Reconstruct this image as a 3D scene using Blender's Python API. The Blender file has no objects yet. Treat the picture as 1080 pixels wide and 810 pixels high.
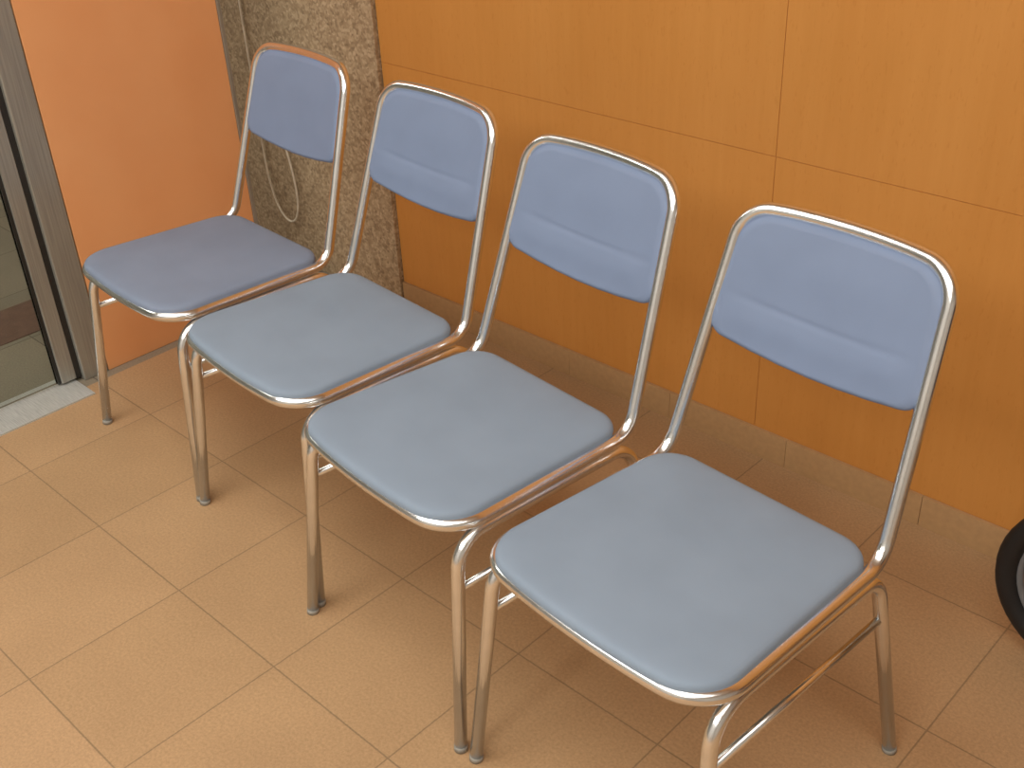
import bpy, math, random
from mathutils import Vector, Matrix
random.seed(3)
S=bpy.context.scene
try:
    S.view_settings.view_transform='Standard'; S.view_settings.look='None'
except Exception: pass

# ---------------- helpers ----------------
def s2l(c):
    c=c/255.0
    return c/12.92 if c<=0.04045 else ((c+0.055)/1.055)**2.4
def rgb(r,g,b): return (s2l(r),s2l(g),s2l(b),1)
def newmat(name):
    m=bpy.data.materials.new(name); m.use_nodes=True
    nt=m.node_tree; return m,nt,nt.nodes['Principled BSDF']
def N(nt,t,**k):
    n=nt.nodes.new(t)
    for a,b in k.items(): setattr(n,a,b)
    return n
def ramp(nt,fac,stops):
    r=N(nt,'ShaderNodeValToRGB'); e=r.color_ramp.elements
    while len(e)<len(stops): e.new(0.5)
    for i,(p,c) in enumerate(stops): e[i].position=p; e[i].color=c
    nt.links.new(fac,r.inputs[0]); return r.outputs[0]
def coords(nt,scale=(1,1,1)):
    tc=N(nt,'ShaderNodeTexCoord'); mp=N(nt,'ShaderNodeMapping'); mp.inputs['Scale'].default_value=scale
    nt.links.new(tc.outputs['Object'],mp.inputs[0]); return mp.outputs[0]
def noise(nt,vec,scale,detail=3,rough=0.5):
    n=N(nt,'ShaderNodeTexNoise'); n.inputs['Scale'].default_value=scale
    n.inputs['Detail'].default_value=detail; n.inputs['Roughness'].default_value=rough
    nt.links.new(vec,n.inputs['Vector']); return n.outputs['Fac']
def bump(nt,b,h,st,d=0.001):
    bp=N(nt,'ShaderNodeBump'); bp.inputs['Strength'].default_value=st; bp.inputs['Distance'].default_value=d
    nt.links.new(h,bp.inputs['Height']); nt.links.new(bp.outputs[0],b.inputs['Normal'])
def mixc(nt,f,a,b,mode='MIX'):
    m=N(nt,'ShaderNodeMix',data_type='RGBA',blend_type=mode)
    if isinstance(f,float): m.inputs[0].default_value=f
    else: nt.links.new(f,m.inputs[0])
    for s,x in ((6,a),(7,b)):
        if isinstance(x,tuple): m.inputs[s].default_value=x
        else: nt.links.new(x,m.inputs[s])
    return m.outputs[2]

def simple(name,col,rough=0.5,metal=0.0,var=0.04,scale=30):
    m,nt,b=newmat(name)
    c2=tuple(min(1,x*(1+var*3)) for x in col[:3])+(1,); c1=tuple(x*(1-var*3) for x in col[:3])+(1,)
    f=noise(nt,coords(nt),scale)
    nt.links.new(ramp(nt,f,[(0.3,c1),(0.7,c2)]),b.inputs['Base Color'])
    b.inputs['Roughness'].default_value=rough; b.inputs['Metallic'].default_value=metal
    return m

def vinyl(name,col):
    m,nt,b=newmat(name); v=coords(nt)
    f=noise(nt,v,9,2)
    c1=tuple(x*.96 for x in col[:3])+(1,); c2=tuple(x*1.04 for x in col[:3])+(1,)
    nt.links.new(ramp(nt,f,[(0.3,c1),(0.7,c2)]),b.inputs['Base Color'])
    b.inputs['Roughness'].default_value=0.62
    b.inputs['Specular IOR Level'].default_value=0.35
    b1=N(nt,'ShaderNodeBump'); b1.inputs['Strength'].default_value=.35; b1.inputs['Distance'].default_value=.004
    nt.links.new(noise(nt,v,14,2),b1.inputs['Height'])
    b2=N(nt,'ShaderNodeBump'); b2.inputs['Strength'].default_value=.2; b2.inputs['Distance'].default_value=.0006
    nt.links.new(noise(nt,v,600,2),b2.inputs['Height']); nt.links.new(b1.outputs[0],b2.inputs['Normal'])
    nt.links.new(b2.outputs[0],b.inputs['Normal'])
    return m

M={}
M['seat']=vinyl('vinyl_seat_lit_tint',rgb(133,149,168))  # same vinyl as the backs; greenish cast of ceiling light mixed into the colour
M['back']=vinyl('vinyl_back_lit_tint',rgb(124,140,170))  # same vinyl as the seats; bluer cast of the mixed lighting painted in
M['seat_lit_blue']=vinyl('vinyl_seat_lit_blue',rgb(126,139,162))  # seat vinyl again, with the bluer light on the first chair painted in
m,nt,b=newmat('chrome'); b.inputs['Metallic'].default_value=1
nt.links.new(ramp(nt,noise(nt,coords(nt),40),[(0.3,(.83,.85,.87,1)),(0.7,(.89,.91,.93,1))]),b.inputs['Base Color'])
b.inputs['Roughness'].default_value=0.22; M['chrome']=m
M['rubber']=simple('grey_foot_cap',rgb(150,146,138),.5)
M['tyre']=simple('tyre_rubber',rgb(22,22,24),.6)
M['plastic']=simple('grey_plastic',rgb(110,112,116),.4)
M['black']=simple('black_gasket',rgb(38,37,35),.5)
M['cord']=simple('white_cord',rgb(225,215,195),.5)
M['fabric']=simple('dark_fabric',rgb(40,44,60),.9)

# wood veneer
m,nt,b=newmat('orange_wood_veneer')
v=coords(nt,(1,1,0.07)); g=noise(nt,v,60,5,.6)
c=ramp(nt,g,[(0.25,rgb(197,135,66)),(0.5,rgb(203,140,71)),(0.75,rgb(208,146,76))])
g2=noise(nt,coords(nt,(1,1,.35)),3.5,3)
c=mixc(nt,0.5,c,ramp(nt,g2,[(0.3,rgb(197,133,62)),(0.7,rgb(210,148,78))]))
fl=noise(nt,coords(nt,(1,1,.25)),220,2)
c=mixc(nt,ramp(nt,fl,[(.62,(0,0,0,1)),(.72,(.3,.3,.3,1))]),c,rgb(187,119,52))
nt.links.new(c,b.inputs['Base Color']); b.inputs['Roughness'].default_value=.4
b.inputs['Specular IOR Level'].default_value=.35
M['wood']=m
M['woodgap']=simple('panel_joint',rgb(196,132,70),.6)
# granite
m,nt,b=newmat('brown_granite'); v=coords(nt)
vo=N(nt,'ShaderNodeTexVoronoi'); vo.inputs['Scale'].default_value=150; nt.links.new(v,vo.inputs['Vector'])
sep=N(nt,'ShaderNodeSeparateColor'); nt.links.new(vo.outputs['Color'],sep.inputs[0])
c=ramp(nt,sep.outputs[0],[(0.0,rgb(124,104,80)),(0.3,rgb(160,138,110)),(0.65,rgb(180,158,128)),(1.0,rgb(206,186,156))])
c=mixc(nt,0.35,c,ramp(nt,noise(nt,v,45,6,.7),[(.35,rgb(132,108,80)),(.65,rgb(194,172,140))]))
nt.links.new(c,b.inputs['Base Color']); b.inputs['Roughness'].default_value=.3; M['granite']=m
# orange partition
m,nt,b=newmat('orange_partition_board'); v=coords(nt)
nt.links.new(ramp(nt,noise(nt,v,5,3),[(.3,rgb(234,168,114)),(.7,rgb(238,175,121))]),b.inputs['Base Color'])
b.inputs['Roughness'].default_value=.7; b.inputs['Specular IOR Level'].default_value=.3
bump(nt,b,noise(nt,v,300,2),.2); M['orange']=m
# stainless
m,nt,b=newmat('stainless_steel'); b.inputs['Metallic'].default_value=.45
nt.links.new(ramp(nt,noise(nt,coords(nt,(40,40,1)),6,3),[(.3,rgb(148,148,142)),(.7,rgb(170,170,162))]),b.inputs['Base Color'])
b.inputs['Roughness'].default_value=.4; M['steel']=m
# brushed plate
m,nt,b=newmat('threshold_steel'); b.inputs['Metallic'].default_value=.4
nt.links.new(ramp(nt,noise(nt,coords(nt,(3,60,1)),8,3),[(.3,rgb(190,192,190)),(.7,rgb(225,226,224))]),b.inputs['Base Color'])
b.inputs['Roughness'].default_value=.4; M['plate']=m
# tiles
def tilemat(name,a,bcol,mort,w,scl=1):
    m,nt,b=newmat(name); v=coords(nt)
    br=N(nt,'ShaderNodeTexBrick',offset=0.0,squash=1.0)
    br.inputs['Scale'].default_value=1; br.inputs['Brick Width'].default_value=w; br.inputs['Row Height'].default_value=w
    br.inputs['Mortar Size'].default_value=.0018; br.inputs['Mortar Smooth'].default_value=.4; br.inputs['Bias'].default_value=0
    br.inputs['Color1'].default_value=a; br.inputs['Color2'].default_value=bcol; br.inputs['Mortar'].default_value=mort
    nt.links.new(v,br.inputs['Vector'])
    sp=ramp(nt,noise(nt,v,200,4,.7),[(.3,(.80,.79,.77,1)),(.7,(1.13,1.13,1.13,1))])
    c=mixc(nt,1.0,br.outputs['Color'],sp,'MULTIPLY')
    bl=ramp(nt,noise(nt,v,4,3),[(.3,(.92,.91,.90,1)),(.7,(1.04,1.04,1.04,1))])
    c=mixc(nt,1.0,c,bl,'MULTIPLY')
    nt.links.new(c,b.inputs['Base Color']); b.inputs['Roughness'].default_value=.55
    b.inputs['Specular IOR Level'].default_value=.35
    inv=N(nt,'ShaderNodeMath',operation='SUBTRACT'); inv.inputs[0].default_value=1; nt.links.new(br.outputs['Fac'],inv.inputs[1])
    bump(nt,b,inv.outputs[0],.3,.001)
    return m
M['tile']=tilemat('beige_floor_tile',rgb(178,145,108),rgb(185,151,114),rgb(148,122,92),.3)
M['skirt']=simple('skirting_tile',rgb(184,148,106),.45,var=.02,scale=80)
M['tile_out']=tilemat('outside_tile',rgb(134,126,112),rgb(146,136,120),rgb(96,88,76),.3)
M['redtile']=simple('outside_dark_red_band',rgb(110,84,72),.6)
M['ceil']=simple('ceiling_white',rgb(222,220,215),.8,var=.01)
M['plaster']=simple('grey_plaster',rgb(185,184,180),.8,var=.02)
m,nt,b=newmat('door_glass')
nt.links.new(ramp(nt,noise(nt,coords(nt),3),[(.3,(.80,.84,.80,1)),(.7,(.86,.9,.86,1))]),b.inputs['Base Color'])
b.inputs['Transmission Weight'].default_value=1; b.inputs['Roughness'].default_value=.02; b.inputs['IOR'].default_value=1.1
M['glass']=m

def mesh_obj(name,verts,faces,mat,parent=None,smooth=False):
    me=bpy.data.meshes.new(name); me.from_pydata([tuple(v) for v in verts],[],faces)
    me.materials.append(mat)
    if smooth: me.polygons.foreach_set('use_smooth',[True]*len(me.polygons))
    me.validate(); me.update()
    o=bpy.data.objects.new(name,me); S.collection.objects.link(o)
    if parent: o.parent=parent
    return o
def boxes(name,lst,mat,parent=None,bevel=0):
    V=[];F=[]
    for (x0,x1,y0,y1,z0,z1) in lst:
        b0=len(V)
        V+=[(x,y,z) for z in (z0,z1) for x,y in ((x0,y0),(x1,y0),(x1,y1),(x0,y1))]
        F+=[tuple(b0+i for i in f) for f in ((3,2,1,0),(4,5,6,7),(0,1,5,4),(1,2,6,5),(2,3,7,6),(3,0,4,7))]
    o=mesh_obj(name,V,F,mat,parent)
    if bevel:
        md=o.modifiers.new('bevel','BEVEL'); md.width=bevel; md.segments=2
    return o
def empty(name,loc=(0,0,0),rz=0):
    e=bpy.data.objects.new(name,None); e.location=loc; e.rotation_euler=(0,0,rz); e.empty_display_size=.1
    S.collection.objects.link(e); return e

def fillet(pts,closed=False,seg=10):
    out=[]; n=len(pts)
    for i,(p,r) in enumerate(pts):
        p=Vector(p)
        if (not closed and i in (0,n-1)) or r<=0: out.append(p); continue
        a=(Vector(pts[i-1][0])-p); c=(Vector(pts[(i+1)%n][0])-p)
        la,lc=a.length,c.length; a.normalize(); c.normalize()
        th=a.angle(c)
        t=min(r/math.tan(th/2),la*.95,lc*.95); r2=t*math.tan(th/2)
        ce=p+(a+c).normalized()*(r2/math.sin(th/2))
        A=p+a*t-ce; C=p+c*t-ce
        ang=A.angle(C)
        for k in range(seg+1):
            f=k/seg
            out.append(ce+(A*math.sin((1-f)*ang)+C*math.sin(f*ang))/math.sin(ang))
    return out
def tube(path,r,closed=False,ns=16,V=None,F=None):
    V=[] if V is None else V; F=[] if F is None else F
    n=len(path); T=[]
    for i in range(n):
        if closed: t=path[(i+1)%n]-path[i-1]
        else: t=path[min(i+1,n-1)]-path[max(i-1,0)]
        T.append(t.normalized())
    u=T[0].orthogonal().normalized(); fr=[]
    for i in range(n):
        if i: u=(T[i-1].rotation_difference(T[i])@u); u=(u-T[i]*u.dot(T[i])).normalized()
        fr.append((u.copy(),T[i].cross(u)))
    tw=0
    if closed:
        ue=T[-1].rotation_difference(T[0])@u; ue=(ue-T[0]*ue.dot(T[0])).normalized()
        tw=math.atan2(ue.cross(fr[0][0]).dot(T[0]),ue.dot(fr[0][0]))
    b0=len(V)
    for i in range(n):
        uu,vv=fr[i]; o=tw*i/n
        for k in range(ns):
            a=2*math.pi*k/ns+o
            V.append(path[i]+(uu*math.cos(a)+vv*math.sin(a))*r)
    for i in range(n if closed else n-1):
        j=(i+1)%n
        for k in range(ns):
            k2=(k+1)%ns
            F.append((b0+i*ns+k,b0+i*ns+k2,b0+j*ns+k2,b0+j*ns+k))
    if not closed:
        F.append(tuple(b0+k for k in range(ns))[::-1]); F.append(tuple(b0+(n-1)*ns+k for k in range(ns)))
    return V,F

def resample(pts,n):
    L=[0]
    m=len(pts)
    for i in range(m): L.append(L[-1]+(pts[(i+1)%m]-pts[i]).length)
    out=[];j=0
    for k in range(n):
        s=L[-1]*k/n
        while L[j+1]<s: j+=1
        f=(s-L[j])/max(1e-9,L[j+1]-L[j]); out.append(pts[j].lerp(pts[(j+1)%m],f))
    return out
def pad(name,outline,rings,fn,mat,parent):
    n=len(outline); c=Vector((sum(p.x for p in outline)/n,sum(p.y for p in outline)/n,0))
    V=[];F=[]
    V.append(fn(c.x,c.y,rings[0][1]))
    for (s,h) in rings[1:-1]:
        for p in outline:
            q=c+(p-c)*s; V.append(fn(q.x,q.y,h))
    V.append(fn(c.x,c.y,rings[-1][1]))
    R_=len(rings)-2
    for k in range(n): F.append((0,1+(k+1)%n,1+k))
    for r in range(R_-1):
        a=1+r*n;b_=a+n
        for k in range(n):
            k2=(k+1)%n; F.append((a+k,a+k2,b_+k2,b_+k))
    a=1+(R_-1)*n; e=len(V)-1
    for k in range(n): F.append((a+k,a+(k+1)%n,e))
    return mesh_obj(name,V,F,mat,parent,True)

R=.0105
LEAN=.333
def back_y(z): return .405+LEAN*(z-.40)
def seat_z(y): return .407-.012*max(0,min(1,y/.40))
def make_chair(loc,rz,seatmat,crease=.0014):
    root=empty('padded_chair',(loc[0],loc[1],0),rz)
    P=[]
    for x in (-.12,-.09,-.06,-.03,0,.03,.06,.09,.12): P.append(((x,.026-.014*(1-(x/.2)**2),.407),0))
    P.append(((.201,.026,.407),.068))
    P.append(((.189,.405,.395),.05))
    zt=.777
    P.append(((.166,back_y(zt),zt),.055))
    for x in (.1,.075,.05,.025,0,-.025,-.05,-.075,-.1):
        k=1-(x/.17)**2; P.append(((x,back_y(zt)+.018*k,zt+.004*k),0))
    P.append(((-.166,back_y(zt),zt),.055))
    P.append(((-.189,.405,.395),.05))
    P.append(((-.201,.026,.407),.068))
    V,F=tube(fillet(P,True,12),R,True)
    mesh_obj('seat_and_back_frame',V,F,M['chrome'],root,True)
    V=[];F=[];V2=[];F2=[];Vf=[];Ff=[]
    for s in (-1,1):
        ff=Vector((s*.217,0,0)); bf=Vector((s*.219,.469,0))
        tf=Vector((s*.194,.045,.384)); tb=Vector((s*.188,.405,.373))
        pth=fillet([(ff+Vector((0,0,.002)),0),(tf,.055),(tb,.05),(bf+Vector((0,0,.002)),0)],False,12)
        tube(pth,R,False,16,V,F)
        f=.78
        a=ff.lerp(tf,f); b_=bf.lerp(tb,f)
        tube([a,b_],.006,False,12,V2,F2)
        for p,t in ((ff,tf),(bf,tb)):
            d=(t-p).normalized()
            tube([p,p+d*.010],.0112,False,16,Vf,Ff)
    mesh_obj('leg_frames',V,F,M['chrome'],root,True)
    for y in (.11,.33):
        tube([Vector((-.19,y,.377)),Vector((.19,y,.377))],.008,False,12,V2,F2)
    mesh_obj('stretcher_bars',V2,F2,M['chrome'],root,True)
    mesh_obj('foot_caps',Vf,Ff,M['rubber'],root,True)
    # seat pad
    o=[((x,.019-.014*(1-(x/.2)**2),0),0) for x in (-.1,-.05,0,.05,.1)]
    o+=[((.202,.020,0),.073),((.186,.402,0),.055),((-.186,.402,0),.055),((-.202,.020,0),.073)]
    o=resample(fillet(o,True,12),128)
    rings=[(0,-.012),(.5,-.012),(.9,-.011),(.955,-.008),(.985,-.001),(.998,.006),(1.0,.010),(.996,.0145),(.987,.018),(.970,.0205),(.945,.0222),(.9,.0236),(.8,.0252),(.6,.027),(.4,.028),(.2,.0285),(0,.0285)]
    pad('seat_cushion',o,rings,lambda u,v,h:(u,v,h+seat_z(v)),seatmat,root)
    # back pad: u across, v=z
    zt2=.773; zb=.60
    o=[((x,zb-.004-.020*(1-(x/.17)**2),0),0) for x in (-.1,-.05,0,.05,.1)]
    o+=[((.177,zb-.004,0),.03),((.163,zt2,0),.05)]
    o+=[((.1,zt2+.002,0),0),((0,zt2+.003,0),0),((-.1,zt2+.002,0),0)]
    o+=[((-.163,zt2,0),.05),((-.177,zb-.004,0),.03)]
    o=resample(fillet(o,True),160)
    rings=[(0,.5)]+[(s,.5) for s in (.3,.6,.85,.94)]+[(.975,.42),(.99,.2),(.995,0),(.99,-.3),(.978,-.55),(.96,-.75),(.935,-.9)]
    rings+=[(.91-i*.0175,-1) for i in range(52)]+[(0,-1)]
    def fn(u,v,h):
        k=1-(u/.18)**2
        y=back_y(v)+.018*k
        t=.013
        d=h*t if h<0 else h*.02
        if h<=-.9:
            cu=.664-.014*k
            e=(v-cu)
            side=max(0,min(1,(k-.2)/.35))
            d+=crease*side*(math.exp(-(e/.0045)**2))
            if crease>0: d-=.0026*side*math.exp(-((e+.026)/.020)**2)
            d-=.003*max(0,min(1,k))*math.exp(-((v-.725)/.045)**2)
        return (u,y+d,v)
    pad('back_cushion',o,rings,fn,M['back'],root)
    return root

make_chair((-.430,.203),-.055,M['seat_lit_blue'],0.0)
make_chair((.019,.1705),-.083,M['seat'])
make_chair((.458,.110),-.097,M['seat'])
make_chair((.922,.0752),-.074,M['seat'])

# ---------------- room ----------------
boxes('floor',[(-.84,4.0,-4,1.09,-.05,0)],M['tile'])
boxes('floor_outside',[(-5,-.84,-4,1.09,-.05,0)],M['tile_out'])
boxes('trim_outside_band',[(-1.42,-1.22,-4,1.05,0,.002)],M['redtile'])
boxes('trim_threshold',[(-.93,-.79,-4,.262,0,.004)],M['plate'])
yw=1.071
W=[];g=.0007
for xa,xb in ((-.548,.57),(.57,1.69),(1.69,2.81),(2.81,4.0)):
    for za,zb in ((.07,.666),(.666,1.70),(1.70,2.7)):
        W.append((xa+g,xb-g,yw,yw+.02,za+g,zb-g))
boxes('wall_back',W,M['wood'])
boxes('wall_back_core',[(-.548,4,yw+.0015,yw+.1,0,2.7)],M['woodgap'])
boxes('wall_granite_back',[(-5,-.55,yw-.012,yw+.1,0,2.7)],M['granite'])
sk=[];x=-.548
while x<4: 
    sk.append((x+.0005,min(x+.3,4)-.0005,yw-.006,yw+.0015,0,.068)); x+=.3
boxes('baseboard_back',sk,M['skirt'])
boxes('ceiling',[(-5,4,-4,1.2,2.7,2.75)],M['ceil'])
boxes('wall_left',[(-5.1,-5,-4,1.2,0,2.7)],M['plaster'])
boxes('wall_right',[(4,4.1,-4,1.2,0,2.7)],M['plaster'])
boxes('wall_front',[(-5,4,-4.1,-4,0,2.7)],M['plaster'])

# orange partition
p=empty('orange_partition_panel',(-.869,0,0))
boxes('board',[(-.03,0,.345,.838,.0,2.2)],M['orange'],p,.002)
boxes('metal_edge',[(-.032,.004,.838,.848,.0,2.2)],M['steel'],p,.001)
# glass door
d=empty('door_1',(-.88,0,0))
boxes('door_post',[(-.05,.012,.278,.343,0,2.2)],M['steel'],d,.003)
boxes('gasket',[(-.035,.0,.264,.278,.01,2.2)],M['black'],d)
boxes('stile',[(-.03,.0,.226,.264,.01,2.2)],M['steel'],d,.002)
boxes('gasket_inner',[(-.022,-.006,.218,.226,.01,2.2)],M['black'],d)
boxes('glass_pane',[(-.018,-.010,-.75,.218,.012,2.2)],M['glass'],d)

# hanging white cord on the granite
pts=[Vector((-1.10,1.052,1.3)),Vector((-1.10,1.052,.8)),Vector((-1.09,1.05,.5)),Vector((-1.10,1.05,.30)),Vector((-1.07,1.045,.17)),Vector((-1.0,1.04,.12)),Vector((-.95,1.045,.17)),Vector((-.96,1.05,.30)),Vector((-1.0,1.05,.42)),Vector((-1.06,1.05,.46))]
cu=bpy.data.curves.new('hanging_cord','CURVE'); cu.dimensions='3D'; cu.bevel_depth=.003
sp=cu.splines.new('NURBS'); sp.points.add(len(pts)-1)
for i,q in enumerate(pts): sp.points[i].co=(*q,1)
sp.use_endpoint_u=True; sp.order_u=4; cu.materials.append(M['cord'])
co=bpy.data.objects.new('hanging_cord',cu); S.collection.objects.link(co)

# stroller (only its wheel reaches into the picture)
st=empty('stroller',(1.335,.865,0))
def ringpts(c,r,n=48): return [c+Vector((math.cos(2*math.pi*i/n)*r,0,math.sin(2*math.pi*i/n)*r)) for i in range(n)]
k=0
for cx in (0,.55):
    for cy in (0,-.42):
        cxx=cx+.35 if cy<0 else cx
        c=Vector((cxx,cy,.168)); k+=1
        V,F=tube(ringpts(c,.149),.019,True,14); mesh_obj('tyre_%d'%k,V,F,M['tyre'],st,True)
        V,F=tube(ringpts(c,.129),.007,True,10)
        for i in range(8):
            a=math.pi*2*i/8; tube([c,c+Vector((math.cos(a),0,math.sin(a)))*.128],.004,False,8,V,F)
        tube([c-Vector((0,.022,0)),c+Vector((0,.022,0))],.016,False,16,V,F)
        mesh_obj('rim_%d'%k,V,F,M['plastic'],st,True)
V=[];F=[]
for cy in (-.03,-.39):
    x0=0 if cy>-.1 else .33
    tube(fillet([(Vector((x0,cy,.168)),0),(Vector((.35,cy,.34)),.05),(Vector((.90,cy,.62)),.1),(Vector((1.15,cy,.98)),0)]),.010,False,12,V,F)
    tube([Vector((x0+.55,cy,.168)),Vector((.63,cy,.48))],.010,False,12,V,F)
tube([Vector((1.15,-.03,.98)),Vector((1.15,-.39,.98))],.012,False,12,V,F)
for cx in (0,.55):
    tube([Vector((cx,0,.168)),Vector((cx+.35,-.42,.168))],.008,False,12,V,F)
mesh_obj('frame',V,F,M['plastic'],st,True)
boxes('fabric_seat',[(.47,.77,-.37,-.05,.46,.49),(.75,.79,-.37,-.05,.46,.80)],M['fabric'],st,.01)

# ---------------- light ----------------
w=bpy.data.worlds.new('world'); S.world=w; w.use_nodes=True
w.node_tree.nodes['Background'].inputs[0].default_value=(1,.97,.92,1); w.node_tree.nodes['Background'].inputs[1].default_value=.3
def area(name,loc,sx,sy,e,col=(1,.97,.90)):
    l=bpy.data.lights.new(name,'AREA'); l.shape='RECTANGLE'; l.size=sx; l.size_y=sy; l.energy=e; l.color=col
    o=bpy.data.objects.new(name,l); o.location=loc; S.collection.objects.link(o); return o
area('outside_fill_light',(-.3,-.7,2.68),1.8,1.2,29)
area('outside_fill_light',(1.8,-.7,2.68),1.8,1.2,28)
area('outside_fill_light',(-.3,-2.6,2.68),1.8,1.2,46)
area('outside_fill_light',(1.8,-2.6,2.68),1.8,1.2,52)
area('outside_fill_light',(-3.0,-1,2.68),1.5,.8,32)  # added lamp, only brightens the area outside the glass door

# ---------------- camera ----------------
cx,cy,cz=1.6235,-.704,1.4169; yaw,pit,roll,f=.7857,.5454,-.0519,1193.5
fw=Vector((-math.sin(yaw)*math.cos(pit),math.cos(yaw)*math.cos(pit),-math.sin(pit)))
r=fw.cross(Vector((0,0,1))).normalized(); u=r.cross(fw)
r2=r*math.cos(roll)+u*math.sin(roll); u2=-r*math.sin(roll)+u*math.cos(roll)
cd=bpy.data.cameras.new('camera'); cd.sensor_width=36; cd.sensor_fit='HORIZONTAL'; cd.lens=36*f/1080; cd.clip_start=.02
co=bpy.data.objects.new('camera',cd); S.collection.objects.link(co)
mt=Matrix((r2,u2,-fw)).transposed().to_4x4(); mt.translation=Vector((cx,cy,cz)); co.matrix_world=mt
S.camera=co
